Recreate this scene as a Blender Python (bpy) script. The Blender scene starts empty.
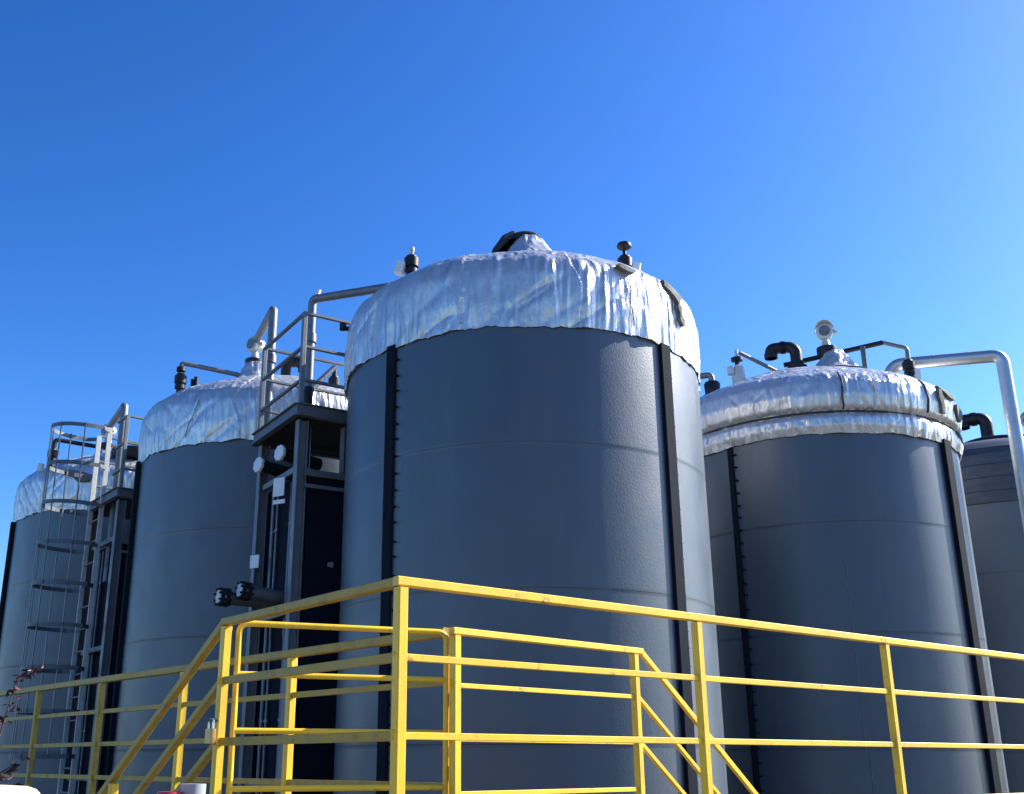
import bpy, math, random
from math import sin, cos, pi, radians as R_, sqrt, atan2
from mathutils import Vector as V, Matrix, noise

random.seed(7)
EYE = 1.6                                   # camera height; all z below are relative to eye level
sc = bpy.context.scene
col = sc.collection

# ------------------------------------------------------------------ materials
def mat(name, base, rough=.5, metal=0., spec=.5, var=.0, vscale=3., bump=0., bscale=40., second=None, sscale=6., sthr=(.6, .7),
        coat=0., stretch=(1, 1, 1), rvar=0., bdist=.01, third=None, tscale=2., tthr=(.6, .75), tstretch=None, ridged=None):
    m = bpy.data.materials.new(name); m.use_nodes = True
    nt = m.node_tree; N = nt.nodes; L = nt.links
    b = N['Principled BSDF']
    b.inputs['Metallic'].default_value = metal
    b.inputs['Roughness'].default_value = rough
    b.inputs['Specular IOR Level'].default_value = spec
    b.inputs['Coat Weight'].default_value = coat
    tc = N.new('ShaderNodeTexCoord')
    mp = N.new('ShaderNodeMapping'); mp.inputs['Scale'].default_value = stretch
    L.new(tc.outputs['Object'], mp.inputs['Vector'])
    def nz(scale, detail=5., rough_=.6, st=None):
        n = N.new('ShaderNodeTexNoise'); n.inputs['Scale'].default_value = scale
        n.inputs['Detail'].default_value = detail; n.inputs['Roughness'].default_value = rough_
        v_ = mp
        if st:
            v_ = N.new('ShaderNodeMapping'); v_.inputs['Scale'].default_value = st; L.new(tc.outputs['Object'], v_.inputs['Vector'])
        L.new(v_.outputs['Vector'], n.inputs['Vector']); return n
    def mixc(a, bcol, fac):
        x = N.new('ShaderNodeMix'); x.data_type = 'RGBA'
        L.new(fac, x.inputs['Factor'])
        if isinstance(a, tuple): x.inputs['A'].default_value = (*a, 1)
        else: L.new(a, x.inputs['A'])
        x.inputs['B'].default_value = (*bcol, 1); return x.outputs['Result']
    def ramp(src, lo, hi):
        r = N.new('ShaderNodeMapRange'); r.inputs['From Min'].default_value = lo; r.inputs['From Max'].default_value = hi
        L.new(src, r.inputs['Value']); return r.outputs['Result']
    n1 = nz(vscale)
    lo = tuple(max(0, c * (1 - var)) for c in base); hi = tuple(min(1, c * (1 + var)) for c in base)
    c = mixc(lo, hi, ramp(n1.outputs['Fac'], .3, .7))
    if second: c = mixc(c, second, ramp(nz(sscale, 8, .7).outputs['Fac'], *sthr))
    if third: c = mixc(c, third, ramp(nz(tscale, 8, .7, tstretch).outputs['Fac'], *tthr))
    L.new(c, b.inputs['Base Color'])
    if rvar:
        r = N.new('ShaderNodeMapRange'); r.inputs['From Min'].default_value = .3; r.inputs['From Max'].default_value = .7
        r.inputs['To Min'].default_value = max(.02, rough - rvar); r.inputs['To Max'].default_value = rough + rvar
        L.new(nz(vscale * 1.7).outputs['Fac'], r.inputs['Value']); L.new(r.outputs['Result'], b.inputs['Roughness'])
    if bump:
        bp = N.new('ShaderNodeBump'); bp.inputs['Strength'].default_value = bump; bp.inputs['Distance'].default_value = bdist
        L.new(nz(bscale, 4, .6).outputs['Fac'], bp.inputs['Height']); L.new(bp.outputs['Normal'], b.inputs['Normal'])
        if ridged:                                                  # crisp creases on top of the soft ones
            rs, rst, rdist = ridged
            rn = nz(rs, 3, .5, rst); rn.noise_type = 'RIDGED_MULTIFRACTAL'
            b2 = N.new('ShaderNodeBump'); b2.inputs['Strength'].default_value = .9; b2.inputs['Distance'].default_value = rdist
            L.new(rn.outputs['Fac'], b2.inputs['Height']); L.new(bp.outputs['Normal'], b2.inputs['Normal']); L.new(b2.outputs['Normal'], b.inputs['Normal'])
    return m

M = {}
M['shell'] = mat('embossed_grey_cladding', (.052, .076, .106), .40, .0, .70, .06, 1.6, .8, 62, stretch=(1, 1, .8), rvar=.05, bdist=.0022,
                 third=(.075, .095, .118), tscale=2.6, tthr=(.50, .74), tstretch=(1, 1, .07))
M['shell_old'] = mat('plain_grey_cladding', (.11, .128, .145), .42, .0, .5, .08, 1.2, .5, 62, rvar=.04, bdist=.002)
M['strip'] = mat('dark_batten', (.010, .014, .022), .85, 0, .08, .2, 4, .2, 40)
M['foil'] = mat('crumpled_foil', (.60, .595, .58), .31, .56, .5, .07, 2.5, .55, 30, second=(.40, .40, .39), sscale=4., sthr=(.56, .75),
                stretch=(1, 1, .22), rvar=.07, bdist=.02, ridged=(11, (1, 1, .16), .045))
M['foil_dark'] = mat('weathered_jacket', (.07, .08, .095), .5, .5, .5, .2, 3., .4, 12, stretch=(1, 1, 3))
M['torn'] = mat('exposed_insulation', (.15, .15, .145), .9, 0, .3, .5, 9, .8, 30)
M['strap'] = mat('tie_strap', (.03, .035, .045), .6)
M['steel'] = mat('galvanised_steel', (.165, .18, .195), .5, .4, .5, .15, 5, .15, 60, rvar=.08)
M['greysteel'] = mat('grey_painted_steel', (.11, .125, .14), .5, .2, .5, .15, 4, .15, 50)
M['deck'] = mat('deck_grating', (.08, .085, .09), .6, .3, .5, .2, 8)
M['bright'] = mat('clad_pipe_jacket', (.50, .51, .52), .42, .8, .5, .08, 4, .12, 18, rvar=.06)
M['black'] = mat('black_pipe', (.010, .011, .015), .5, 0, .35, .3, 8, .1, 60)
M['navy'] = mat('shade_panel', (.008, .010, .020), .75, 0, .05, .2, 3)  # near-black colour that holds the shade between the tanks
M['white'] = mat('white_plate', (.72, .74, .74), .5, 0, .5, .06, 10)
M['cast'] = mat('light_grey_casting', (.52, .54, .52), .45, .1, .5, .12, 12)
M['pipegrey'] = mat('grey_conduit', (.16, .175, .19), .42, .4, .5, .15, 8)
M['yellow'] = mat('yellow_paint', (.85, .52, .022), .42, 0, .5, .10, 5, .25, 90, second=(.28, .12, .03), sscale=11., sthr=(.60, .70),
                  third=(.55, .37, .05), tscale=3.2, tthr=(.52, .74), bdist=.003)
M['yellow_shade_worn'] = mat('shaded_worn_yellow_paint', (.43, .265, .010), .5, 0, .5, .15, 5, .35, 90, second=(.20, .09, .025), sscale=8., sthr=(.53, .68),
                  third=(.36, .25, .05), tscale=3., tthr=(.45, .7), bdist=.003)  # the same yellow with shade put into the colour, plus more rust
M['brass'] = mat('brass_lock', (.50, .34, .14), .4, .7, .5, .1, 20)
M['shackle'] = mat('steel_shackle', (.7, .7, .7), .25, .9)
M['red'] = mat('red_plastic', (.42, .03, .05), .4, 0, .5, .1, 6)
M['cream'] = mat('cream_plastic', (.78, .70, .50), .45, 0, .5, .05, 6)
M['capgrey'] = mat('grey_plastic_cap', (.30, .31, .31), .5)
M['leaf'] = mat('dark_red_leaf', (.055, .014, .018), .45, 0, .5, .5, 9, second=(.17, .05, .06), sscale=14., sthr=(.54, .62))
M['twig'] = mat('bark', (.07, .045, .035), .8, 0, .3, .3, 12, .5, 30)
M['ground'] = mat('yard_concrete', (.125, .116, .104), .9, 0, .3, .14, .35, .3, 20, second=(.09, .085, .078), sscale=.8, sthr=(.5, .7))
M['bench'] = mat('bench_grey', (.22, .24, .25), .5, .2, .5, .12, 6)

# ------------------------------------------------------------------ mesh builder
class MB:
    def __init__(s): s.v = []; s.f = []; s.sm = []
    def add(s, vs, fs, smooth=False):
        o = len(s.v); s.v += [tuple(p) for p in vs]
        s.f += [tuple(i + o for i in f) for f in fs]; s.sm += [smooth] * len(fs); return s
    def frame(s, d, up=(0, 0, 1)):
        d = V(d).normalized(); up = V(up)
        if abs(d.dot(up)) > .98: up = V((0, 1, 0)) if abs(d.y) < .9 else V((1, 0, 0))
        x = d.cross(up).normalized(); return x, x.cross(d).normalized()
    def bar(s, p, q, w, h=None, up=(0, 0, 1), bev=.12):
        """square section bar with small chamfers"""
        h = h or w; p = V(p); q = V(q); x, y = s.frame(q - p, up); b = bev * min(w, h)
        sec = [(w/2-b, h/2), (w/2, h/2-b), (w/2, -h/2+b), (w/2-b, -h/2), (-w/2+b, -h/2), (-w/2, -h/2+b), (-w/2, h/2-b), (-w/2+b, h/2)]
        vs = [p + x*a + y*c for a, c in sec] + [q + x*a + y*c for a, c in sec]
        fs = [(i, (i+1) % 8, 8+(i+1) % 8, 8+i) for i in range(8)] + [tuple(range(7, -1, -1)), tuple(range(8, 16))]
        return s.add(vs, fs)
    def angle(s, p, q, w, t=.006, up=(0, 0, 1)):
        """H section column: two flanges and a web"""
        p = V(p); q = V(q); x, y = s.frame(q - p, up)
        for k in (-1, 1): s.bar(p + y*k*w/2, q + y*k*w/2, w, t, up)
        return s.bar(p, q, t*.9, w - t, up)
    def tube(s, pts, r, n=12, cap=True):
        pts = [V(p) for p in pts]; rs = r if isinstance(r, (list, tuple)) else [r]*len(pts)
        T = []
        for i in range(len(pts)):
            a = pts[max(i-1, 0)]; b = pts[min(i+1, len(pts)-1)]; T.append((b-a).normalized())
        x, y = s.frame(T[0]); rings = []
        for i, p in enumerate(pts):
            x = (x - T[i]*x.dot(T[i])).normalized(); y = x.cross(T[i]) * -1
            k = 1.
            if 0 < i < len(pts)-1:
                a = (pts[i]-pts[i-1]).normalized(); b = (pts[i+1]-pts[i]).normalized()
                k = 1
            rings.append([p + (x*cos(2*pi*j/n) + y*sin(2*pi*j/n))*rs[i]*k for j in range(n)])
        vs = [q for rg in rings for q in rg]
        fs = [(i*n+j, i*n+(j+1) % n, (i+1)*n+(j+1) % n, (i+1)*n+j) for i in range(len(pts)-1) for j in range(n)]
        s.add(vs, fs, True)
        if cap: s.add(rings[0], [tuple(range(n))[::-1]]); s.add(rings[-1], [tuple(range(n))])
        return s
    def cyl(s, p, q, r0, r1=None, n=20): return s.tube([p, q], [r0, r0 if r1 is None else r1], n)
    def lathe(s, c, prof, n=32, axis=(0, 0, 1)):
        ax = V(axis).normalized(); x, y = s.frame(ax); c = V(c)
        vs = [c + ax*z + (x*cos(2*pi*j/n) + y*sin(2*pi*j/n))*r for r, z in prof for j in range(n)]
        m = len(prof)
        fs = [(i*n+j, (i+1)*n+j, (i+1)*n+(j+1) % n, i*n+(j+1) % n) for i in range(m-1) for j in range(n)]
        fs += [tuple(range(n)), tuple(range((m-1)*n, m*n))[::-1]]
        return s.add(vs, fs, True)
    def ball(s, c, r, n=14, sq=(1, 1, 1)):
        c = V(c); prof = [(sin(pi*i/8), -cos(pi*i/8)) for i in range(9)]
        vs = [c + V((a*cos(2*pi*j/n)*r*sq[0], a*sin(2*pi*j/n)*r*sq[1], z*r*sq[2])) for a, z in prof for j in range(n)]
        return s.add(vs, [(i*n+j, i*n+(j+1) % n, (i+1)*n+(j+1) % n, (i+1)*n+j) for i in range(8) for j in range(n)], True)
    def poly(s, pts, z0, z1):
        n = len(pts); vs = [(*p, z0) for p in pts] + [(*p, z1) for p in pts]
        return s.add(vs, [(i, (i+1) % n, n+(i+1) % n, n+i) for i in range(n)] + [tuple(range(n))[::-1], tuple(range(n, 2*n))])
    def build(s, name, m, parent=None, origin=None):
        o = V(origin) if origin is not None else V((0, 0, 0))
        if parent is not None:
            o = V(parent['_o'])
        me = bpy.data.meshes.new(name); me.from_pydata([V(p) - o for p in s.v], [], s.f)
        me.polygons.foreach_set('use_smooth', s.sm); me.materials.append(M[m]); me.validate(); me.update()
        if name not in ('insulation_cap', 'roof_hub', 'foliage'): me.set_sharp_from_angle(angle=R_(38))
        ob = bpy.data.objects.new(name, me); col.objects.link(ob)
        ob['_o'] = tuple(o)
        if parent is not None: ob.parent = parent
        else: ob.location = o; TOPS.append(ob)
        return ob
TOPS = []
def fillet(pts, r, k=6):
    pts = [V(p) for p in pts]; out = [pts[0]]
    for i in range(1, len(pts)-1):
        a = (pts[i-1]-pts[i]); b = (pts[i+1]-pts[i]); d = min(r, a.length*.45, b.length*.45)
        p0 = pts[i]+a.normalized()*d; p2 = pts[i]+b.normalized()*d
        for t in range(k+1):
            t /= k; out.append(p0*(1-t)**2 + pts[i]*2*t*(1-t) + p2*t*t)
    return out + [pts[-1]]
def thing(name, loc, label, cat, group=None):
    o = bpy.data.objects.new(name, None); col.objects.link(o); o.location = loc; o['_o'] = tuple(loc); o.empty_display_size = .2
    TOPS.append(o); return tag(o, label, cat, group)
def tag(o, label, cat, group=None):
    o['label'] = label; o['category'] = cat
    if group: o['group'] = group
    return o
GZ = -EYE

# ------------------------------------------------------------------ ground
g = MB()
NG = 24; ext = 2500.
xs = [-ext, -400, -100, -40] + [(-20 + i*3) for i in range(20)] + [60, 120, 400, ext]
g.add([(x, y, GZ) for y in xs for x in xs], [(j*len(xs)+i, j*len(xs)+i+1, (j+1)*len(xs)+i+1, (j+1)*len(xs)+i) for j in range(len(xs)-1) for i in range(len(xs)-1)])
go = g.build('ground', 'ground'); go['kind'] = 'structure'

# ------------------------------------------------------------------ tanks
SR = 1.83
PROF = [(1.850, 3.70), (1.868, 3.95), (1.866, 4.25), (1.825, 4.40), (1.62, 4.57), (1.32, 4.72), (.80, 4.94), (.33, 5.04), (.0, 5.06)]
PROF2 = [(1.852, 3.68), (1.885, 3.78), (1.885, 3.88), (1.835, 3.945), (1.83, 3.95), (1.90, 4.0), (1.925, 4.15), (1.905, 4.33), (1.80, 4.46), (1.55, 4.60), (1.25, 4.74), (.80, 4.93), (.33, 5.04), (.0, 5.06)]
PROF3 = [(1.850, 3.66), (1.853, 3.84), (1.845, 3.845), (1.850, 4.05), (1.84, 4.055), (1.845, 4.25), (1.835, 4.255), (1.83, 4.42), (1.79, 4.52), (1.60, 4.66), (1.20, 4.80), (.6, 4.92), (.0, 4.95)]
def resample(prof, n, pw=1.):
    L = [0]
    for a, b in zip(prof, prof[1:]): L.append(L[-1] + math.hypot(a[0]-b[0], a[1]-b[1]))
    out = []; k = 0
    for i in range(n):
        s = L[-1]*(i/(n-1))**pw
        while k < len(L)-2 and s > L[k+1]: k += 1
        t = (s-L[k])/(L[k+1]-L[k]); out.append((prof[k][0]*(1-t)+prof[k+1][0]*t, prof[k][1]*(1-t)+prof[k+1][1]*t))
    return out
def smooth_prof(prof, n=90, it=3, pw=1.):
    P = resample(prof, n, pw)
    for _ in range(it):
        P = [P[0]] + [((P[i-1][0]+2*P[i][0]+P[i+1][0])/4, (P[i-1][1]+2*P[i][1]+P[i+1][1])/4) for i in range(1, n-1)] + [P[-1]]
    return P
def prof_z(prof, r):
    for a, b in zip(prof[3:], prof[4:]):
        if b[0] <= r <= a[0]: return a[1] + (b[1]-a[1])*(a[0]-r)/(a[0]-b[0]+1e-9)
    return prof[-1][1]
def ridge(v, k):
    return max(0., 1 - abs(noise.noise(v))*k)
def foil_cap(c, prof, seed, amp=1., rag=.035, nth=900, rows=130, it=3):
    P = smooth_prof(prof, rows, it*2, 1.45); b = MB(); vs = []
    sd = seed*13.7; th0 = atan2(c[1], c[0])                     # the jacket's closing lap is at the back
    for i, (r, z) in enumerate(P):
        a = P[max(i-1, 0)]; e = P[min(i+1, rows-1)]
        t = V((e[0]-a[0], e[1]-a[1])); 
        if t.length < 1e-9: t = V((-1, 0))
        t.normalize(); nr, nz_ = t[1], -t[0]
        hem = max(0., 1 - (z-prof[0][1])/.16); wall = max(0., min(1., (4.5-z)/.3))
        for j in range(nth):
            th = th0 + 2*pi*j/nth; X, Y = cos(th), sin(th)
            u = (th-th0)*SR
            cx, cy = X*SR, Y*SR
            d = 0.
            d += .014*noise.noise(V((cx*1.3, cy*1.3, z*1.1+sd)))
            lean = .25*noise.noise(V((cx*.8, cy*.8, sd+3)))*(z-3.7)
            px_, py_ = cx-Y*lean, cy+X*lean
            d += (.011*wall+.005)*noise.noise(V((px_*4.3, py_*4.3, z*.5+sd+5)))            # vertical pleats
            d += (.0095*wall+.009*hem)*noise.noise(V((px_*11, py_*11, z*.7+sd+9)))
            d += (.0048*wall+.006*hem)*noise.noise(V((px_*24, py_*24, z*.9+sd+19)))
            mk = max(0., min(1., .5+1.6*noise.noise(V((cx*.9, cy*.9, z*.8+sd+31)))))      # long slanting tension folds, in patches
            for kk, (be, f1, f2, am) in enumerate(((.75, 3.6, .45, .011), (-.95, 4.4, .55, .009), (.30, 7.0, .6, .008))):
                a1 = u*cos(be)+z*sin(be); b1 = -u*sin(be)+z*cos(be)
                rg = 1-abs(noise.noise(V((a1*f1, b1*f2, sd+50+kk*7))))*3.2
                if rg > 0: d -= am*(.3+.7*wall)*(mk if kk != 1 else 1-mk)*rg**3
            pn = u*11/(2*pi*SR) + .10*noise.noise(V((z*2.5, u*.6, sd+66)))                # overlapping sheets: a small step at every lap
            d += .011*(pn-math.floor(pn)-.5)
            d += (1-wall)*.012*noise.noise(V((cx*r*3, cy*r*3, z*6+sd+60)))
            d += .010*hem*abs(noise.noise(V((cx*6, cy*6, sd+77))))
            d *= amp*min(1., r/.5)
            zz = z + nz_*d
            if i < 16:
                k = (1-i/16)
                zz -= k*(rag*noise.noise(V((cx*2.2, cy*2.2, sd+88))) + rag*.55*noise.noise(V((cx*9, cy*9, sd+99))) + rag*.3*noise.noise(V((cx*24, cy*24, sd))))
            rr = r + nr*d
            if z < 4.3: rr = max(rr, SR+.009)
            vs.append((c[0]+X*rr, c[1]+Y*rr, zz))
    fs = [(i*nth+j, i*nth+(j+1) % nth, (i+1)*nth+(j+1) % nth, (i+1)*nth+j) for i in range(rows-1) for j in range(nth)]
    b.add(vs, fs, True)
    # a turned-in hem so that the edge has thickness
    hemv = []
    for j in range(nth):
        x, y, z = vs[j]; k = (SR+.001)/math.hypot(x-c[0], y-c[1]); hemv.append((c[0]+(x-c[0])*k, c[1]+(y-c[1])*k, z+.012))
    o = len(b.v); b.v += hemv
    b.f += [(j, o+j, o+(j+1) % nth, (j+1) % nth) for j in range(nth)]; b.sm += [False]*nth
    return b
def at_cyl(c, ang, r, z): return V((c[0]+cos(ang)*r, c[1]+sin(ang)*r, z))
def cam_ang(c, deg): # angle on the tank measured to the right from the line facing the camera
    return atan2(-c[1], -c[0]) + R_(deg)
def shell(c, seams=(2.63, 1.37, .13, -1.1), top=3.85):
    b = MB(); n = 200; zs = [GZ] + sorted(seams) + [top]; prof = []
    for i in range(len(zs)-1):
        a, e = zs[i], zs[i+1]
        prof += [(SR-.004, a+.0005), (SR-.001, a+.003), (SR, a+.010), (SR, a+.03)]
        prof += [(SR, a+.03+(e-a-.06)*k/9) for k in range(1, 9)]
        prof += [(SR, e-.03), (SR, e-.012), (SR+.0015, e-.006), (SR+.0015, e-.001)]
    vs = []
    for r, z in prof:
        course = sum(z > q for q in seams)
        for k in range(n):                                          # thin sheet is never quite round: slight oil-canning, different in every course
            th = 2*pi*k/n; d = .0035*noise.noise(V((cos(th)*3.2+course*7, sin(th)*3.2+c[0], z*.35+course*3))) + .0012*noise.noise(V((cos(th)*9, sin(th)*9+c[0], z*1.5+course*3)))
            vs.append((c[0]+cos(th)*(r+d), c[1]+sin(th)*(r+d), z))
    m = len(prof)
    return b.add(vs, [(i*n+k, i*n+(k+1) % n, (i+1)*n+(k+1) % n, (i+1)*n+k) for i in range(m-1) for k in range(n)], True)
def batten(c, deg, t, w=.10, out=.07, top=3.72, bside=1, bk=1.):
    a = cam_ang(c, deg); b = MB()
    tang = V((-sin(a), cos(a), 0)); rad = V((cos(a), sin(a), 0))
    p = at_cyl(c, a, SR+out/2-.01, GZ+.02); q = at_cyl(c, a, SR+out/2-.01, top)
    b.bar(p, q, w, out+.02, up=rad)
    z = GZ+.2
    while z < top-.05:
        e = at_cyl(c, a, SR+.0, z) + tang*bside*(w/2)
        e = e + V((0, 0, random.uniform(-.012, .012)))
        b.bar(e+rad*.012, e+rad*.012+tang*bside*.045*bk, .016*bk, .012*bk)
        b.cyl(e+rad*.01+tang*bside*.035*bk, e+rad*(.01+.03*bk)+tang*bside*.035*bk, .009*bk, n=6)
        z += .155
    return b.build('batten_strip', 'strip', t)
def vent_valve(t, p, h=.3, kind=0):
    """small black check valve standing on the roof"""
    p = V(p); b = MB()
    b.lathe(p, [(.045, -.12), (.045, .01), (.068, .015), (.068, .06), (.056, .065), (.056, .085), (.078, .09), (.08, .19), (.06, .20), (.055, .22), (.03, .225)], 16)
    v = b.build('vent_valve', 'black', t)
    if kind == 0:
        MB().lathe(p, [(.022, .20), (.022, .27), (.03, .28), (.03, .32), (.012, .33)], 12).build('stem', 'cast', v)
    else:
        MB().lathe(p, [(.02, .20), (.02, .29), (.035, .30), (.075, .325), (.08, .345), (.07, .37), (.03, .375)], 20).build('gauge_head', 'black', v)
    return v
def transmitter(t, p, face, visor=True):
    """level transmitter: black flange, light grey neck, round housing with a dark glass"""
    p = V(p); f = V((*face, 0)).normalized(); sd = V((-f.y, f.x, 0))
    b = MB(); b.lathe(p, [(.10, -.10), (.13, -.02), (.13, .05), (.10, .055), (.075, .07)], 20)
    tr = b.build('level_transmitter', 'black', t)
    b = MB(); b.lathe(p, [(.06, .05), (.055, .12), (.04, .16), (.045, .2)], 16)
    c = p+V((0, 0, .27)); b.lathe(c-f*.09, [(.07, 0), (.095, .015), (.10, .10), (.11, .105), (.11, .17), (.09, .18)], 20, f)
    b.cyl(c+sd*.08, c+sd*.16, .03, n=10); b.build('housing', 'cast', tr)
    MB().cyl(c+f*.088, c+f*.096, .075, n=20).build('display_glass', 'pipegrey', tr)
    if visor:
        b = MB(); k = 10; vs = []
        for i in range(k+1):
            a = pi*i/k; o = (sd*cos(a) + V((0, 0, 1))*sin(a))
            vs += [c + o*.125 - f*.02, c + o*.125 + f*.17*(.4+.6*sin(a)), c+o*.13-f*.02, c+o*.13+f*.17*(.4+.6*sin(a))]
        fs = []
        for i in range(k):
            q = i*4; fs += [(q, q+1, q+5, q+4), (q+2, q+6, q+7, q+3), (q+1, q+3, q+7, q+5), (q, q+4, q+6, q+2)]
        b.add(vs, fs).build('sun_visor', 'cast', tr)
    return tr
def gooseneck(t, base, top, tip, r=.075):
    """black vent pipe bent over, with a flange at its foot and a hub at each elbow"""
    base = V(base); top = V(top); tip = V(tip); top.x, top.y = base.x, base.y
    path = [base-V((0, 0, .2)), top, V((tip.x, tip.y, top.z)), tip]
    b = MB().tube(fillet(path, .13, 8), r, 16); gn = b.build('gooseneck_vent', 'black', t)
    b = MB().lathe(base, [(r*1.7, -.05), (r*1.7, .0), (r*1.2, .02), (r*1.2, .07)], 18)
    b.build('flange', 'black', gn)
    d = (path[2]-path[1]).normalized()
    b = MB()
    for k in (.16, (path[2]-path[1]).length-.16): b.cyl(path[1]+d*(k-.03), path[1]+d*(k+.03), r*1.14, n=16)
    b.cyl(tip, tip+V((0, 0, .07)), r*1.14, n=16)
    b.build('coupling', 'black', gn); return gn
def cone_hub(t, c, z, r0, r1, h, seed, m='foil'):
    b = MB(); n = 72; rows = 16; vs = []
    for i in range(rows):
        s = i/(rows-1); r = r0 + (r1-r0)*(s**.62); zz = z-.12+(h+.12)*s
        for j in range(n):
            a = 2*pi*j/n; d = .03*noise.noise(V((cos(a)*2, sin(a)*2, s*3+seed)))+.016*noise.noise(V((cos(a)*6, sin(a)*6, s*4+seed)))
            vs.append((c[0]+cos(a)*(r+d), c[1]+sin(a)*(r+d), zz + .02*noise.noise(V((cos(a)*2, sin(a)*2, s*2+seed+7)))))
    b.add(vs, [(i*n+j, i*n+(j+1) % n, (i+1)*n+(j+1) % n, (i+1)*n+j) for i in range(rows-1) for j in range(n)] + [tuple(range((rows-1)*n, rows*n))], True)
    return b.build('roof_hub', m, t)
def torn_patch(cap, c, pts, prof, off=.03, m='torn', name='torn_patch', thick=.012):
    """ragged loose flap lying on the jacket; pts are (degrees right of camera line, z) outline pairs left/right per row"""
    b = MB(); vs = []; rows = len(pts)
    for k, (z, a0, a1) in enumerate(pts):
        for q in (0, .33, .66, 1):
            a = cam_ang(c, a0+(a1-a0)*q); rr = None
            for p0, p1 in zip(prof, prof[1:]):
                if p0[1] <= z <= p1[1] and p1[1] > p0[1]: rr = p0[0]+(p1[0]-p0[0])*(z-p0[1])/(p1[1]-p0[1])
            rr = rr or SR
            o = off*(1+.5*noise.noise(V((a*9, z*9, 3))))
            vs.append(at_cyl(c, a, rr+o, z+o*.3)); 
    vs2 = [p - (p-V((c[0], c[1], p.z)))*(thick+off)/SR for p in vs]
    n = len(vs); fs = []
    for k in range(rows-1):
        for q in range(3):
            i = k*4+q; fs += [(i, i+1, i+5, i+4), (n+i, n+i+4, n+i+5, n+i+1)]
        i = k*4; fs += [(i, i+4, n+i+4, n+i), (i+3, n+i+3, n+i+7, i+7)]
    fs += [(0, n, n+1, 1), (1, n+1, n+2, 2), (2, n+2, n+3, 3)]
    i = (rows-1)*4; fs += [(i+q, i+q+1, n+i+q+1, n+i+q) for q in range(3)]
    b.add(vs+vs2, fs); return b.build(name, m, cap)
def strap(cap, c, deg, z0, z1, prof, w=.018, m='strap', slant=0., off=.012, name='strap'):
    pts = []
    for i in range(15):
        z = z0+(z1-z0)*i/14; rr = SR
        for p0, p1 in zip(prof, prof[1:]):
            if p0[1] <= z <= p1[1] and p1[1] > p0[1]: rr = p0[0]+(p1[0]-p0[0])*(z-p0[1])/(p1[1]-p0[1])
        pts.append(at_cyl(c, cam_ang(c, deg+slant*(z-z0)+.5*noise.noise(V((z*5, deg, 0)))), rr+off, z))
    return MB().tube(pts, w/2, 6).build(name, m, cap)
def conduit(t, pts, r=.03, m='black', name='conduit', fil=.05):
    return MB().tube(fillet(pts, fil), r, 10).build(name, m, t)
GRP = 'insulated storage tanks in two rows'

# --- the nearest tank
c = (.60, 10.38)
t = thing('storage_tank', (*c, GZ), 'largest grey tank in the middle, topped with wrinkled silver foil, nearest the yellow railing', 'tank', GRP)
shell(c).build('shell', 'shell', t)
cap = foil_cap(c, PROF, 1, 1.15).build('insulation_cap', 'foil', t)
torn_patch(cap, c, [(4.40, 48, 48.6), (4.37, 48, 51), (4.33, 47.5, 55), (4.29, 50, 57.5), (4.25, 52, 55), (4.21, 53.5, 54.6), (4.16, 53, 55.2), (4.10, 54.4, 55.6), (4.04, 54, 56.8), (3.99, 55.6, 56.4)], PROF)
torn_patch(cap, c, [(4.39, 29.5, 31), (4.365, 29, 34), (4.335, 30.5, 35), (4.32, 32, 33.5)], PROF, .04)
strap(cap, c, 33.5, 3.80, 4.33, PROF, .010, 'torn', slant=-3)
batten(c, -41, t, .115, .03)
batten(c, 46.5, t, .14, .035, bk=.45)
hub = cone_hub(t, (.70, 10.2), 5.05, .66, .15, .37, 3)
b = MB(); k = 20; vs = []                                   # black sheet folded over the manway
for i in range(k+1):
    a = pi*.28 + pi*.84*i/k
    for (r, z) in ((.20, 5.53), (.30, 5.47), (.42, 5.27), (.49, 5.02), (.46, 5.02), (.39, 5.22), (.27, 5.40), (.17, 5.45)):
        j = 1+.10*noise.noise(V((a*2, z*3, 5))); fade = 1 if i not in (0, k) else .92
        vs.append((.70+cos(a)*r*j*fade, 10.2+sin(a)*r*j*fade, z+.03*noise.noise(V((a*3, z*2, 1)))))
b.add(vs, [(i*8+q, i*8+(q+1) % 8, (i+1)*8+(q+1) % 8, (i+1)*8+q) for i in range(k) for q in range(8)] + [tuple(range(8)), tuple(range(k*8, k*8+8))[::-1]], True)
b.build('manway_cover', 'black', hub)
MB().lathe((.66, 10.26, 5.43), [(.12, -.04), (.17, .0), (.18, .04), (.16, .065), (.08, .085)], 28).build('manway_lid', 'black', hub)
vent_valve(t, (-.58, 10.2, 5.02))
MB().bar((-.72, 10.18, 5.02), (-.68, 10.17, 5.14), .12, .09).build('junction_box', 'white', t)
vent_valve(t, (1.71, 10.05, 4.94), kind=1)
MB().bar((1.80, 10.07, 4.88), (1.83, 10.07, 5.08), .10, .09).build('junction_box', 'white', t)
b = MB().cyl((-1.10, 10.05, 4.30), (-1.27, 9.98, 4.30), .025); b.cyl((-1.27, 9.98, 4.28), (-1.27, 9.98, 4.35), .035); b.build('hose_nipple', 'black', t)

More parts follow.
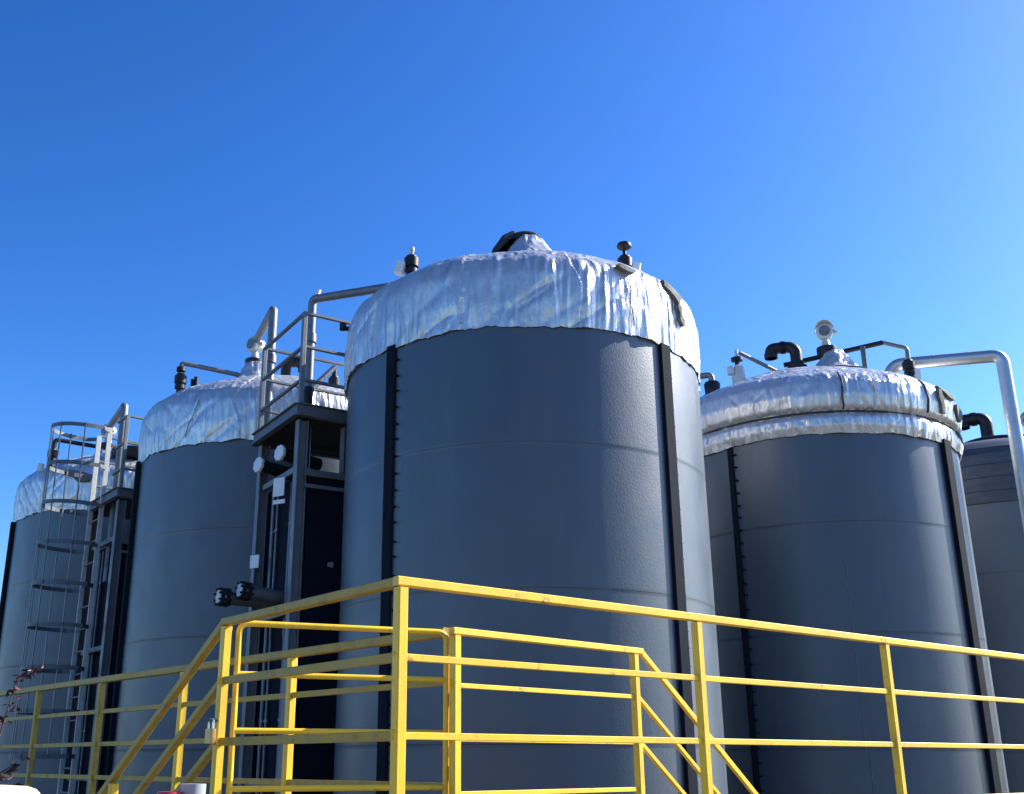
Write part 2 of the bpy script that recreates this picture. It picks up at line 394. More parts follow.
# --- the tank on the right
c = (4.62, 13.47)
t = thing('storage_tank', (*c, GZ), 'grey tank with two bands of foil and a black gooseneck on its roof', 'tank', GRP)
shell(c).build('shell', 'shell', t)
cap = foil_cap(c, PROF2, 2, .9, rag=.025, it=1).build('insulation_cap', 'foil', t)
strap(cap, c, 14, 3.97, 4.45, PROF2, .022)
strap(cap, c, 25.5, 3.97, 4.45, PROF2, .022, 'white')
strap(cap, c, 48, 3.99, 4.42, PROF2, .03)
b = MB(); pts = [at_cyl(c, cam_ang(c, d), 1.845, 3.948) for d in range(-100, 101, 4)]
b.tube(pts, .014, 6).build('strap', 'strap', cap)
torn_patch(cap, c, [(4.40, 58, 61), (4.36, 58, 66), (4.31, 60, 69), (4.27, 63, 68)], PROF2, .03)
torn_patch(cap, c, [(4.24, 70, 74), (4.18, 68, 76), (4.10, 69, 75), (4.03, 71, 73)], PROF2, .03)
torn_patch(cap, c, [(4.32, 55, 57), (4.22, 54.5, 57.5), (4.1, 55.5, 57.5), (4.02, 56, 58)], PROF2, .03)
torn_patch(cap, c, [(3.90, 70, 78), (3.86, 70, 82), (3.82, 74, 80)], PROF2, .03)
batten(c, -29, t, .07, .03)
batten(c, 59.5, t, .17, .05, bk=.4)
strap(t, c, 9, .1, 2.2, [(SR, -2), (SR, 4)], .009, 'steel', off=.002, name='drip_streak')
strap(t, c, 10, -1.4, .05, [(SR, -2), (SR, 4)], .009, 'steel', off=.002, name='drip_streak')
hub = cone_hub(t, (4.98, 13.08), 5.03, .46, .13, .24, 8)
transmitter(hub, (4.90, 13.10, 5.30), (-.35, -.94))
gooseneck(t, (4.50, 13.16, 5.10), (4.50, 13.16, 5.40), (4.19, 13.26, 5.26), .078)
b = MB(); b.lathe((3.68, 13.09, 4.92), [(.085, -.12), (.10, 0), (.085, .03), (.075, .15), (.04, .17)], 14); v = b.build('sample_valve', 'cast', t)
b = MB(); b.lathe((3.67, 13.09, 5.15), [(.03, -.1), (.03, 0), (.08, .01), (.08, .05), (.03, .06)], 12); b.build('hand_wheel', 'black', v)
MB().cyl((3.67, 13.09, 5.2), (3.67, 13.09, 5.32), .025, n=10).build('spindle', 'cast', v)
MB().cyl((3.57, 13.06, 4.95), (3.57, 13.06, 5.06), .05, n=10).build('actuator', 'cast', v)
conduit(t, [(3.72, 13.10, 5.28), (4.27, 13.33, 5.10)], .028, 'pipegrey')
conduit(t, [(4.36, 13.28, 5.17), (5.62, 12.98, 5.38)], .034, 'black')
conduit(t, [(5.62, 12.98, 5.38), (5.90, 12.90, 5.27), (5.90, 12.90, 4.95)], .028, 'pipegrey')
vent_valve(t, (5.90, 12.92, 4.88), kind=0)
MB().bar((5.99, 12.92, 4.80), (5.99, 12.92, 4.96), .09, .09).build('junction_box', 'white', t)
MB().bar((5.33, 12.95, 4.84), (5.33, 12.95, 5.31), .06, .03).build('conduit_bracket', 'greysteel', t)
v = MB().lathe((3.31, 13.09, 4.80), [(.10, -.12), (.11, .02), (.09, .05)], 14).build('roof_nozzle', 'black', t)
MB().tube(fillet([(3.31, 13.09, 4.82), (3.31, 13.09, 4.96), (2.9, 13.2, 4.94)], .06), .042, 12).build('elbow_pipe', 'pipegrey', v)

# --- second tank of the left row
c = (-2.57, 13.83)
t = thing('storage_tank', (*c, GZ), 'navy grey foil-topped tank left of the largest, partly hidden by the nearer steel tower', 'tank', GRP)
shell(c).build('shell', 'shell', t)
cap = foil_cap(c, PROF, 3, 1.0).build('insulation_cap', 'foil', t)
batten(c, -75, t, .10, .06)
hub = cone_hub(t, (-2.85, 13.28), 5.0, .34, .15, .17, 11)
transmitter(hub, (-2.88, 13.28, 5.19), (-.6, -.8), visor=False)
conduit(t, [(-2.88, 13.28, 5.50), (-2.88, 13.28, 5.55)], .05)
conduit(t, [(-3.755, 12.86, 4.90), (-3.755, 12.86, 5.04), (-3.05, 13.15, 4.98)], .032, 'pipegrey')
vent_valve(t, (-3.75, 12.86, 4.66))
MB().lathe((-3.755, 12.86, 4.9), [(.03, 0), (.06, .02), (.06, .07), (.03, .09)], 12).build('hand_wheel', 'black', t)
b = MB().cyl((-3.56, 12.92, 4.7), (-3.56, 12.92, 4.86), .03, n=8); b.cyl((-3.61, 12.92, 4.74), (-3.61, 12.92, 4.83), .02, n=8); b.build('roof_nozzle', 'black', t)
gooseneck(t, (-2.48, 13.47, 5.02), (-2.48, 13.47, 5.30), (-2.24, 13.50, 5.16), .07)
vent_valve(t, (-1.75, 13.06, 4.70))
strap(cap, c, -38, 3.80, 4.25, PROF, .012, 'torn', slant=12)

# --- last tank of the left row
c = (-5.70, 17.45)
t = thing('storage_tank', (*c, GZ), 'tank farthest left, its foil top behind the round hoops of the ladder cage', 'tank', GRP)
shell(c).build('shell', 'shell', t)
cap = foil_cap(c, PROF, 4, 1.2).build('insulation_cap', 'foil', t)
torn_patch(cap, c, [(4.32, -36, -30), (4.27, -37, -24), (4.2, -30, -20), (4.12, -27, -22)], PROF, .05)
batten(c, -82, t, .16, .07)
hub = cone_hub(t, (-5.78, 16.2), 4.72, .34, .16, .12, 15)
transmitter(hub, (-5.80, 16.15, 4.86), (-.6, -.8), visor=False)
vent_valve(t, (-6.52, 15.78, 4.50))
conduit(t, [(-6.52, 15.78, 4.72), (-6.5, 15.78, 4.88), (-5.95, 16.1, 4.86)], .035)
gooseneck(t, (-5.2, 16.3, 4.75), (-5.2, 16.3, 5.0), (-4.95, 16.2, 4.86), .08)
MB().lathe((-5.35, 16.1, 4.72), [(.3, -.1), (.34, .0), (.34, .06), (.2, .09)], 28).build('manway_lid', 'black', t)
MB().bar((-6.72, 15.85, 4.38), (-6.70, 15.85, 4.50), .08, .08).build('junction_box', 'white', t)

# --- the tank at the right edge
c = (8.70, 16.60)
t = thing('storage_tank', (*c, GZ), 'grey tank at the right edge behind the silver pipe, dark banded top instead of foil', 'tank', GRP)
shell(c).build('shell', 'shell_old', t)
b = MB(); b.lathe((c[0], c[1], 0), smooth_prof(PROF3[:9], 120, 0), 140); b.build('insulation_cap', 'foil_dark', t)
b = MB(); b.lathe((c[0], c[1], .004), smooth_prof(PROF3[8:], 30, 1), 140); b.build('roof_dome', 'foil_dark', t)
gooseneck(t, (8.53, 16.19, 4.98), (8.53, 16.19, 5.38), (8.22, 16.35, 5.24), .10)
b = MB()
for i in range(9):
    a = 2*pi*i/9+.3; b.bar((8.6+cos(a)*.5, 16.2+sin(a)*.4, 4.86+.05*sin(i*2)), (8.6+cos(a+.6)*.52, 16.2+sin(a+.6)*.42, 4.9+.04*cos(i)), .16, .05)
b.lathe((8.6, 16.2, 4.8), [(.52, 0), (.55, .1), (.5, .14), (.3, .18)], 30); b.build('roof_hub', 'black', t)
transmitter(t, (9.12, 16.0, 4.98), (-.5, -.85))
MB().lathe((9.2, 16.0, 4.72), [(.42, 0), (.46, .12), (.42, .18), (.3, .2)], 28).build('manway_lid', 'black', t)

# ------------------------------------------------------------------ steel towers between the tanks
def tower(label, N_, F_, cage):
    N_ = V((*N_, 0)); F_ = V((*F_, 0)); u = (F_-N_).normalized(); w = V((u.y, -u.x, 0))      # w points away from the camera, behind the tanks
    if w.x < 0: w = -w
    N2 = N_+w*.52; F2 = F_+w*1.15; H = 3.6
    t = thing('access_tower', (N_.x, N_.y, GZ), label, 'tower', 'steel access towers between the tanks')
    up = V((0, 0, 1))
    for p in (N_, F_, N2, F2):
        b = MB(); b.angle(p+up*GZ, p+up*(H-.16), .10, .012, up=w); b.build('leg', 'steel', t)
    out = -u*.0
    b = MB(); pl = [N_-u*.10-w*.10, F_+u*.10-w*.10, F2+u*.10+w*.1, N2-u*.10+w*.02]
    b.poly([(p.x, p.y) for p in pl], H-.035, H-.004)
    for i in range(24):                                                                     # bearing bars under the deck
        k = (i+.5)/24; a = pl[0].lerp(pl[1], k); e = pl[3].lerp(pl[2], k); b.bar(a+up*(H-.05), e+up*(H-.05), .008, .03)
    b.build('deck', 'deck', t)
    for a, e in ((pl[0], pl[1]), (pl[1], pl[2]), (pl[3], pl[0])):
        d = (e-a).normalized(); n = d.cross(up)
        b = MB(); b.bar(a+up*(H-.07), e+up*(H-.07), .012, .12, bev=.05)
        b.bar(a+up*(H-.01)-n*0, e+up*(H-.01), .07, .012); b.bar(a+up*(H-.135), e+up*(H-.135), .07, .012); b.build('deck_beam', 'greysteel', t)
    for z in (2.93, 1.45, -.2):
        b = MB(); b.bar(N_+up*z+u*.08, F_+up*z-u*.08, .05, .07); b.build('brace', 'steel', t)
    b = MB(); b.bar(N_+up*2.72+w*.02-u*.08, N2+up*2.72-u*.1, .03, .04); b.build('brace', 'steel', t)
    b = MB(); b.bar(N_+up*2.86+w*.02-u*.08, N2+up*2.86-u*.1, .04, .07); b.build('brace', 'greysteel', t)
    # added near-black sheet stands in for the deep shade inside the tower
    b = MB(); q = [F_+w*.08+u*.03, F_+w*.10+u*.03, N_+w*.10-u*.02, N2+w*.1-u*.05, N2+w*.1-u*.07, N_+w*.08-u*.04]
    b.poly([(p.x, p.y) for p in q], GZ, 2.9); b.build('shade_sheet', 'navy', t)
    for k_, (f_, r_) in enumerate(((.78, .020), (.66, .014), (.30, .017))):              # conduits up the shade sheet
        p = N_.lerp(F_, f_)+w*.055; b = MB(); b.tube([p+up*GZ, p+up*1.2, p+up*(1.25)+u*.01*k_, p+up*2.85], r_, 8)
        for z in (-.6, .4, 1.5, 2.4): b.bar(p+up*z-u*.04, p+up*z+u*.04, .02, .03)
        b.build('conduit', 'pipegrey', t)
    # guard rail
    gr = .021
    posts = [N_-u*.05-w*.05, F_+u*.05-w*.05, F2+u*.05]
    for i, p in enumerate(posts):
        b = MB(); b.bar(p+up*(H-.12), p+up*(H+1.05), .05, .05, up=w); b.build('guard_post', 'steel', t)
    for z in (1.05, .66, .28):
        if not cage:
            b = MB(); b.bar(posts[0]+up*(H+z)-u*.02, posts[1]+up*(H+z), .04, .03); b.build('guard_rail', 'steel', t)
        else:
            b = MB(); b.bar(posts[0]+up*(H+z), posts[0].lerp(posts[1], .32)+up*(H+z), .04, .03); b.build('guard_rail', 'steel', t)
        b = MB(); b.bar(posts[1]+up*(H+z), posts[2]+up*(H+z), .04, .03); b.build('guard_rail', 'steel', t)
        b = MB(); b.bar(posts[0]+up*(H+z), N2-u*.05+w*.12+up*(H+z), .04, .03); b.build('guard_rail', 'steel', t)
    if cage:
        La = posts[0].lerp(posts[1], .45)-w*.06; Lb = posts[0].lerp(posts[1], .86)-w*.06
        lad = None
        for k, p in enumerate((La, Lb)):
            b = MB(); b.bar(p+up*(GZ+.05), p+up*(H+1.0), .065, .022, up=u); o = b.build('ladder' if lad is None else 'ladder_rail', 'cast', t if lad is None else lad); lad = lad or o
        z = GZ+.3
        while z < H-.05:
            b = MB().cyl(La+up*z, Lb+up*z, .012, n=8); b.build('rung', 'steel', lad); z += .305
        cen = (La+Lb)/2; rad = .36
        def hoop_pt(a): # half hoop bulging away from the tower
            return cen - w*(.12 + .62*max(0, sin(a))**.75) + u*(-cos(a))*rad
        cg = None
        for k in range(9):
            z = H+.95-k*.56
            pts = [La+up*z] + [hoop_pt(pi*i/24)+up*z for i in range(25)] + [Lb+up*z]
            b = MB()
            for p, q in zip(pts, pts[1:]): b.bar(p, q, .012, .055, bev=.05)
            o = b.build('safety_cage' if cg is None else 'hoop', 'greysteel', t if cg is None else cg); cg = cg or o
        for a in (.10, .32, .5, .68, .90):
            p = hoop_pt(pi*a)
            b = MB(); b.bar(p+up*(H+.99), p+up*(H+.91-8*.56), .045, .010, up=w); b.build('cage_bar', 'greysteel', cg)
    return t, u, w
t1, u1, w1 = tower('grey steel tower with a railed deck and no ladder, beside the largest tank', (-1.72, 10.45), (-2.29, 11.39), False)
b = MB(); b.bar((-1.975, 10.70, 2.68), (-1.975, 10.70, 2.88), .15, .012, up=(-.5, -.87, 0)); b.build('sign_plate', 'white', t1)
b = MB(); b.bar((-1.96, 10.67, 2.59), (-1.96, 10.67, 2.635), .16, .012, up=(-.5, -.87, 0)); b.build('sign_plate', 'white', t1)
b = MB(); b.bar((-2.27, 11.12, 1.99), (-2.27, 11.12, 2.13), .12, .012, up=(-.5, -.87, 0)); b.build('tag_plate', 'white', t1)
b = MB(); b.bar((-1.72, 10.52, 1.93), (-1.36, 10.62, 1.93), .06, .06); b.bar((-1.68, 10.52, 1.9), (-1.74, 10.46, 1.75), .03, .03); b.build('pipe_bracket', 'steel', t1)
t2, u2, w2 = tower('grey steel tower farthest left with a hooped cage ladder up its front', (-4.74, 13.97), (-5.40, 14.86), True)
b = MB(); b.bar((-4.69, 14.12, 3.05), (-4.5, 14.2, 3.05), .06, .1); b.build('pipe_bracket', 'steel', t2)

# flanged nozzles and pipes carried by the near tower
def disc_flange(mb, p, ax, r, bolts=8, th=.03):
    ax = V(ax).normalized(); x, y = mb.frame(ax); n = bolts*6; vs = []
    for k in range(n):
        a = 2*pi*k/n; rr = r*(1-.17*(max(0, cos(bolts*a))**4)); vs.append(p+(x*cos(a)+y*sin(a))*rr)
    m = [q+ax*th for q in vs]
    mb.add(vs+m, [(i, (i+1) % n, n+(i+1) % n, n+i) for i in range(n)]+[tuple(range(n))[::-1], tuple(range(n, 2*n))])
axn = V((-.72, -.69, .06))
for lab, p in (('round white bolted flange under the near tower deck, beside the left column', (-2.27, 11.08, 3.13)),
               ('round white bolted flange under the near tower deck, above the square sign', (-1.975, 10.72, 3.16))):
    p = V(p); t = thing('blind_flange', p, lab, 'flange', 'white flanges under the tower deck')
    b = MB(); disc_flange(b, p, axn, .088); b.build('flange_disc', 'white', t)
    b = MB(); b.cyl(p-axn*.5, p, .07, n=16); b.build('pipe_stub', 'black', t)
for lab, p, q in (('dark flanged pipe nearer the ground tanks, sticking out farthest to the left past the tower', (-2.52, 10.72, 1.62), (-1.92, 11.12, 1.60)),
                  ('dark flanged pipe with the shorter end, lying beside a longer one at the tower', (-2.28, 10.60, 1.665), (-1.72, 11.00, 1.62))):
    p = V(p); q = V(q); d = (q-p).normalized()
    t = thing('flanged_pipe', p, lab, 'pipe', 'flanged pipes at the near tower')
    b = MB(); b.cyl(p, q, .07, n=18); b.build('pipe_body', 'pipegrey', t)
    b = MB(); disc_flange(b, p-d*.02, d, .098, 8, .035); disc_flange(b, p+d*.05, d, .098, 8, .03)
    x, y = b.frame(d)
    for k in range(8):
        a = 2*pi*k/8+.39; o = (x*cos(a)+y*sin(a))*.083; b.cyl(p-d*.045+o, p+d*.10+o, .012, n=6)
    b.build('pipe_flange', 'black', t)
    MB().cyl(p-d*.024, p-d*.018, .07, n=18).build('gasket', 'cast', t)
    MB().bar(q-d*.15+V((0, 0, -.16)), q-d*.15+V((0, 0, -.085)), .05, .16).build('pipe_saddle', 'steel', t)

# riser pipes
def riser(label, pts, r, top_m, low=None, kn=None, fil=.07):
    b0 = V(pts[0]); t = thing('riser_pipe', b0, label, 'pipe', 'thin riser pipes running over to the tank roofs')
    MB().tube(fillet(pts, fil), r, 12).build('pipe_run', top_m, t)
    if low: MB().tube(low, r*1.12, 12).build('lower_pipe', 'black', t)
    for k in (kn or []):
        k = V(k); d = V((0, 0, 1)); MB().cyl(k-d*.05, k+d*.05, r*1.35, n=12).build('coupling', 'pipegrey', t)
    return t
riser('upright pipe on the nearer tower sloping down to a roof transmitter', [(-2.33, 11.62, 2.2), (-2.33, 11.62, 5.26), (-2.88, 13.28, 5.52)], .052, 'steel', kn=[(-2.33, 11.62, 4.6)])
tr = riser('upright pipe bending over to the foil top of the largest tank', [(-1.72, 10.74, 3.9), (-1.72, 10.74, 4.98), (-.78, 10.0, 4.78)], .048, 'steel', low=[(-1.72, 10.74, 2.6), (-1.72, 10.74, 3.92)], kn=[(-1.72, 10.74, 4.5)])
MB().bar((-1.66, 10.69, 5.01), (-1.64, 10.68, 5.07), .04, .04).build('clamp', 'white', tr)
riser('short dark pipe between the upright pipe and the small valve behind the largest tank', [(-1.72, 10.95, 3.97), (-1.735, 11.5, 4.25), (-1.75, 13.06, 5.06), (-1.75, 13.06, 4.92)], .036, 'black', fil=.03)
riser('upright pipe on the farthest tower sloping to the roof transmitter behind the cage', [(-5.02, 14.52, 2.4), (-5.02, 14.52, 5.02), (-5.80, 16.15, 5.20)], .055, 'steel')

# silver pipe at the right
t = thing('clad_pipe', (7.01, 12.64, GZ), 'thick silver jacketed pipe rising at the right edge and crossing to the tank roof', 'pipe')
pp = fillet([(7.01, 12.64, GZ), (7.01, 12.64, 5.06), (5.86, 13.28, 5.18), (5.70, 13.36, 4.75)], .13, 10)
MB().tube(pp, .084, 22).build('jacket', 'bright', t)
for z in (4.3, 3.2, 2.1, 1.0, -.1):
    MB().cyl((7.01, 12.64, z-.012), (7.01, 12.64, z+.012), .0872, n=22).build('jacket_band', 'bright', t)
for k in (.3, .62):
    p = V((7.01, 12.64, 5.06)).lerp(V((5.86, 13.28, 5.18)), k); d = V((-1.15, .64, .12)).normalized()
    MB().cyl(p-d*.012, p+d*.012, .0872, n=22).build('jacket_band', 'bright', t)

# ------------------------------------------------------------------ yellow railings
C_ = V((-.236, 3.83, 0)); L_ = V((-1.132, 4.99, 0)); M_ = V((-.05, 5.36, 0)); E_ = V((1.01, 6.34, 0)); up = V((0, 0, 1))
DECK = .635-1.07
Ad = (E_-M_).normalized(); Rd = (V((3.581, 6.788, 0))-C_).normalized(); Bd = (L_-C_).normalized()
ZT, Z2, Z3, Z4 = .635, .362, .088, -.19
GR = 'yellow steel guard rails'
t = thing('guard_rail', (C_.x, C_.y, DECK), 'nearest yellow guard rail, with the corner post and the long run to the right', 'guard rail', GR)
def post(p, t, s=.045, z0=DECK, z1=ZT-.022, m='yellow', d=None, zs=None):
    d = d if d is not None else Rd
    b = MB().bar(p+up*z0, p+up*z1, s, s, up=d)
    for z in ((Z2, Z3, Z4) if zs is None else zs):                                  # weld beads where the rails meet the post
        for k in (-1, 1):
            for q in range(5): b.ball(p+d*k*s*.5+up*(z+random.uniform(-.016, .016))+d.cross(up)*random.uniform(-.012, .012), random.uniform(.004, .008), 6)
    return b.build('post', m, t)
END = C_+Rd*8.5
for p in (C_, L_+Bd*-.0): post(p, t, .043)
for k in (1.648, 3.21, 5.1, 6.7, 8.3): post(C_+Rd*k, t, .040)
MB().bar(C_+up*ZT-Rd*.024, END+up*ZT, .040, .035).build('top_rail', 'yellow', t)
MB().bar(C_+up*ZT+Bd*.024, L_+up*ZT+Bd*.03, .040, .037).build('top_rail', 'yellow_shade_worn', t)  # run facing away from the sun takes the shade-darkened yellow
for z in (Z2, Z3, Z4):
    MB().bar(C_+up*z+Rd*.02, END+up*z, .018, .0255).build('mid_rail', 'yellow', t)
    MB().bar(C_+up*z+Bd*.02, L_+up*z-Bd*.02, .018, .036).build('mid_rail', 'yellow_shade_worn', t)
# stair hand rail going down to the left
sl = V((-1.823, 5.853, -.006)) - (L_+up*.635)
for z, e, n, s in ((ZT-.004, 1.5, 'stair_rail', .040), (Z2-.01, 1.5, 'stair_rail', .036), (Z3-.01, 1.5, 'stair_rail', .036)):
    a = L_+up*z+Bd*.02
    MB().bar(a, a+sl*e, .036, s).build(n, 'yellow_shade_worn', t)
p = L_+V((sl.x, sl.y, 0))*1.12
post(p, t, .045, z0=GZ, z1=.635+sl.z*1.12-.03, d=Bd, zs=())

# gate
gl = V((-1.075, 5.01, 0)); gr = V((-.095, 5.385, 0)); gd = (gr-gl).normalized()
t = thing('safety_gate', (gl.x, gl.y, Z4-.02), 'yellow swing gate of round tubes closing the gap behind the corner post', 'gate')
zs = (.632, .395, .138, -.118)
b = MB().tube(fillet([gl+up*-.2, gl+up*zs[0], gr+up*zs[0], gr+up*-.2], .05), .0148, 12); b.build('gate_frame', 'yellow', t)
for z in zs[1:]: MB().cyl(gl+up*z, gr+up*z, .0138, n=12).build('gate_bar', 'yellow', t)
for z in (.30, -.05):
    MB().cyl(gr+up*(z-.03)+gd*.02, gr+up*(z+.03)+gd*.02, .014, n=10).build('hinge', 'yellow', t)

# rail behind it, with stairs going down to the right
t = thing('guard_rail', (M_.x, M_.y, DECK), 'yellow guard rail right of the gate that bends down to the right along the stairs', 'guard rail', GR)
post(M_, t, .048, d=Ad, zs=(.367, .108, -.15)); post(E_, t, .045, d=Ad, zs=(.367, .108, -.15))
MB().bar(M_+up*ZT-Ad*.024, E_+up*ZT+Ad*.07, .045, .036).build('top_rail', 'yellow', t)
for z in (.367, .108, -.15): MB().bar(M_+up*z+Ad*.02, E_+up*z, .016, .024).build('mid_rail', 'yellow', t)
sr = V((1.763, 6.921, -.007)) - V((1.075, 6.40, .635)); sr = V((Ad.x, Ad.y, 0))*math.hypot(sr.x, sr.y) + up*sr.z
for z, n, k, o in ((ZT-.002, 'stair_rail', .036, .07), (.367, 'stair_rail', .026, .02), (.108, 'stair_rail', .026, .02)):
    a = E_+up*z+Ad*o; MB().bar(a, a+sr*2.0, .026, k).build(n, 'yellow', t)
post(E_+V((sr.x, sr.y, 0))*1.9, t, .045, z0=GZ, z1=ZT-sr.length*0+sr.z*1.75, d=Ad, zs=())

# rail running away to the left
Q = V((-4.558, 10.494, 0)); Qd = (Q-M_).normalized()
t = thing('guard_rail', (M_.x-.1, M_.y+.1, DECK), 'rusty yellow guard rail, coloured darker for shade, running away behind the stairs to the left edge', 'guard rail', GR)
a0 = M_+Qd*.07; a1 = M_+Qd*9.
MB().bar(a0+up*ZT, a1+up*ZT, .045, .050).build('top_rail', 'yellow_shade_worn', t)
for z in (.385, .135, -.115): MB().bar(a0+up*z, a1+up*z, .020, .034).build('mid_rail', 'yellow_shade_worn', t)
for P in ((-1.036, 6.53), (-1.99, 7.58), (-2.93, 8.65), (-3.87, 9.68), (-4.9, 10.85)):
    P = V((*P, 0)); k = (P-M_).dot(Qd); post(M_+Qd*k, t, .05, z0=GZ, z1=ZT-.026, m='yellow_shade_worn' if k > 4.0 else 'yellow', d=Qd, zs=(.385, .135, -.115))  # far posts, in the tank's shadow, are coloured with the darker yellow

# walkway under the rails
t = thing('walkway', (C_.x, C_.y, GZ), 'raised steel walkway carrying the yellow rails', 'walkway')
f = Rd.cross(up)*.06; e1 = M_+Ad*.0; far = E_+Rd*6.6
b = MB(); pl = [C_+f-Rd*.06, END+f, M_+Ad*8.0, M_-Ad*.05, L_-Rd*.06]
b.poly([(p.x, p.y) for p in pl], DECK-.05, DECK-.002); b.build('deck', 'deck', t)
for p in (C_, L_, C_+Rd*3.21, C_+Rd*6.5, M_, E_): MB().bar(p+up*GZ, p+up*(DECK-.052), .08, .08).build('leg', 'yellow', t)
for k in range(4):
    z = DECK-.28*(k+1); a = L_+Bd*(.12+.28*k); b_ = M_+Bd*(.12+.28*k)
    pl = [a, a+Bd*.26, b_+Bd*.26, b_]; MB().poly([(p.x, p.y) for p in pl], z-.03, z).build('step', 'deck', t)

# padlock on the gate post
p = L_-Rd*.044+V((0, -.0, .085))
t = thing('padlock', p, 'brass padlock hanging on the yellow gate post beside the stair rail', 'padlock')
b = MB(); x = Bd; b.bar(p+up*.03-up*.035, p+up*.03+up*.03, .072, .028, up=Rd, bev=.3); b.build('body', 'brass', t)
b = MB(); q = p+up*.058; b.tube(fillet([q-x*.022, q-x*.022+up*.045, q+x*.022+up*.045, q+x*.022], .025), .0055, 8); b.build('shackle', 'shackle', t)
tr = MB().bar(L_-Rd*.024+up*.182, L_-Rd*.06+up*.182, .04, .010).build('hasp', 'black', [o for o in TOPS if o.name == 'safety_gate'][0])

# ------------------------------------------------------------------ foreground bits at the lower left
t = thing('work_bench', (-1.2, 3.2, GZ), 'grey steel bench with the cream and red containers on it', 'bench')
MB().bar((-1.75, 3.03, -.36), (-.55, 3.42, -.36), .42, .04).build('bench_top', 'bench', t)
for q in ((-1.66, 2.94), (-.56, 3.28), (-1.72, 3.2), (-.64, 3.54)): MB().bar((*q, GZ), (*q, -.381), .05, .05).build('leg', 'bench', t)
t = thing('plastic_drum', (-1.36, 3.12, -.34), 'rounded cream plastic drum in the lower left corner', 'drum')
MB().lathe((-1.37, 3.12, -.34), [(.150, 0), (.165, .02), (.165, .215), (.163, .235), (.156, .252), (.143, .265), (.12, .273), (.06, .277)], 64).build('body', 'cream', t)
MB().lathe((-1.385, 3.19, -.07), [(.028, 0), (.028, .02), (.024, .024)], 16).build('bung', 'capgrey', t)
t = thing('jerry_can', (-.85, 3.30, -.34), 'red plastic can with a ribbed grey screw cap at the foot of the railing', 'can')
MB().lathe((-.88, 3.30, -.34), [(.075, 0), (.085, .01), (.085, .205), (.08, .232), (.045, .246), (.04, .255)], 30).build('body', 'red', t)
b = MB(); n = 48; pr = []
for k in range(n):
    a = 2*pi*k/n; r = .037*(1+.03*(k % 2)); pr.append((-.82+cos(a)*r, 3.315+sin(a)*r))
b.poly(pr, -.105, -.063); b.build('screw_cap', 'capgrey', t)

# leafy shrub at the left edge
t = thing('shrub', (-2.29, 4.66, GZ), 'thin dark red leafed shrub at the left edge', 'shrub')
b = MB(); lf = MB(); random.seed(3)
tips = []
for i in range(18):
    a = random.uniform(-.5, .9); h = random.uniform(1.3, 2.08)
    pts = [V((-2.29, 4.66, GZ))]; p = pts[0]; d = V((cos(a)*.10, sin(i*2.1)*.10, 1)).normalized()
    for s in range(8):
        d = (d+V((random.uniform(-.17, .12), random.uniform(-.16, .16), random.uniform(-.02, .1)))).normalized(); p = p+d*h/8; pts.append(p)
        if s > 2:
            e = p + V((random.uniform(-.16, .17), random.uniform(-.15, .15), random.uniform(-.02, .15)))
            b.tube([p, (p+e)/2+V((0, 0, .015)), e], [.004, .003, .002], 5); tips += [(p, e)]*4
    b.tube(pts, [.013-.0013*k for k in range(9)], 6); tips += [(pts[-2], pts[-1])]*5
for p, e in tips:
    for _ in range(6):
        q = p.lerp(e, random.uniform(.2, 1.05))+V((random.gauss(0, .012),)*3); d = V((random.gauss(0, 1), random.gauss(0, 1), random.gauss(0, .6))).normalized()
        n = d.cross(V((random.gauss(0, 1), random.gauss(0, 1), random.gauss(0, 1)))).normalized(); s = random.uniform(.022, .045)
        w = n*s*.27; m = d.cross(n)*s*.08
        lf.add([q, q+d*s*.4+w+m, q+d*s, q+d*s*.4-w+m, q+d*s*.45], [(0, 1, 4), (1, 2, 4), (2, 3, 4), (3, 0, 4)])
b.build('stem', 'twig', t); lf.build('foliage', 'leaf', t)

# ------------------------------------------------------------------ raise everything so that the ground is z = 0
for o in TOPS: o.location.z += EYE
for o in bpy.data.objects:
    if '_o' in o: del o['_o']

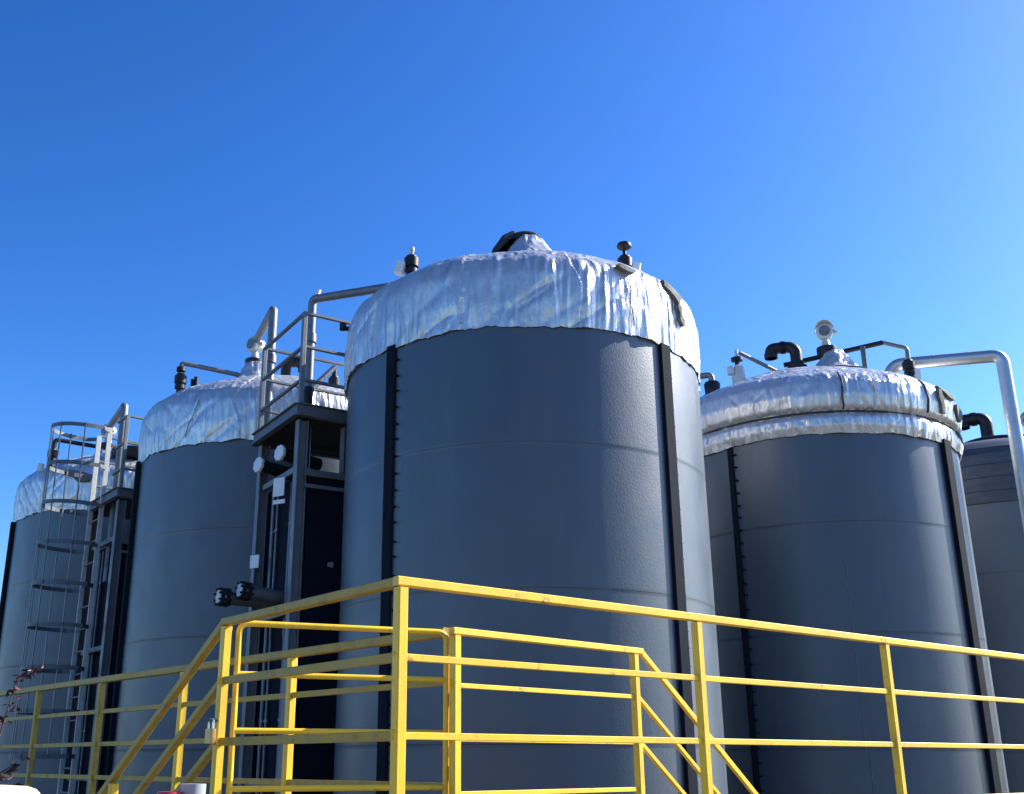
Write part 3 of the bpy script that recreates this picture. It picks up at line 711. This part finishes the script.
# ------------------------------------------------------------------ light, sky, camera
SUN_AZ, SUN_EL = 71., 35.                      # clockwise from +Y
w = bpy.data.worlds.new('World'); sc.world = w; w.use_nodes = True
nt = w.node_tree; bg = nt.nodes['Background']
sky = nt.nodes.new('ShaderNodeTexSky'); sky.sky_type = 'NISHITA'; sky.sun_disc = False
sky.sun_elevation = R_(SUN_EL); sky.sun_rotation = R_(SUN_AZ); sky.air_density = 1.1; sky.dust_density = .95; sky.ozone_density = 5.; sky.altitude = 200
hs = nt.nodes.new('ShaderNodeHueSaturation'); hs.inputs['Hue'].default_value = .506; hs.inputs['Saturation'].default_value = 1.13
gm = nt.nodes.new('ShaderNodeGamma'); gm.inputs['Gamma'].default_value = 1.4
nt.links.new(sky.outputs['Color'], gm.inputs['Color']); nt.links.new(gm.outputs['Color'], hs.inputs['Color']); nt.links.new(hs.outputs['Color'], bg.inputs['Color'])
bg.inputs['Strength'].default_value = .057
sl_ = bpy.data.lights.new('sun', 'SUN'); sl_.energy = 5.0; sl_.angle = R_(.53); sl_.color = (1, .95, .86)
so = bpy.data.objects.new('sun', sl_); col.objects.link(so)
d = V((sin(R_(SUN_AZ))*cos(R_(SUN_EL)), cos(R_(SUN_AZ))*cos(R_(SUN_EL)), sin(R_(SUN_EL))))
so.rotation_euler = d.to_track_quat('Z', 'Y').to_euler(); so.location = (20, 5, 25)

cam = bpy.data.cameras.new('camera'); co = bpy.data.objects.new('camera', cam); col.objects.link(co)
co.location = (0, 0, EYE); co.rotation_euler = (R_(90+17.6), 0, 0)
cam.sensor_fit = 'HORIZONTAL'; cam.sensor_width = 36; cam.lens = 36*1040/1024
cam.shift_x = (512-465)/1024; cam.shift_y = -(397-432)/1024
cam.clip_start = .05; cam.clip_end = 8000
sc.camera = co
sc.render.resolution_x = 1024; sc.render.resolution_y = 794
vs_ = sc.view_settings; vs_.view_transform = 'Standard'; vs_.look = 'None'; vs_.exposure = 1.2; vs_.gamma = 1; vs_.use_curve_mapping = False
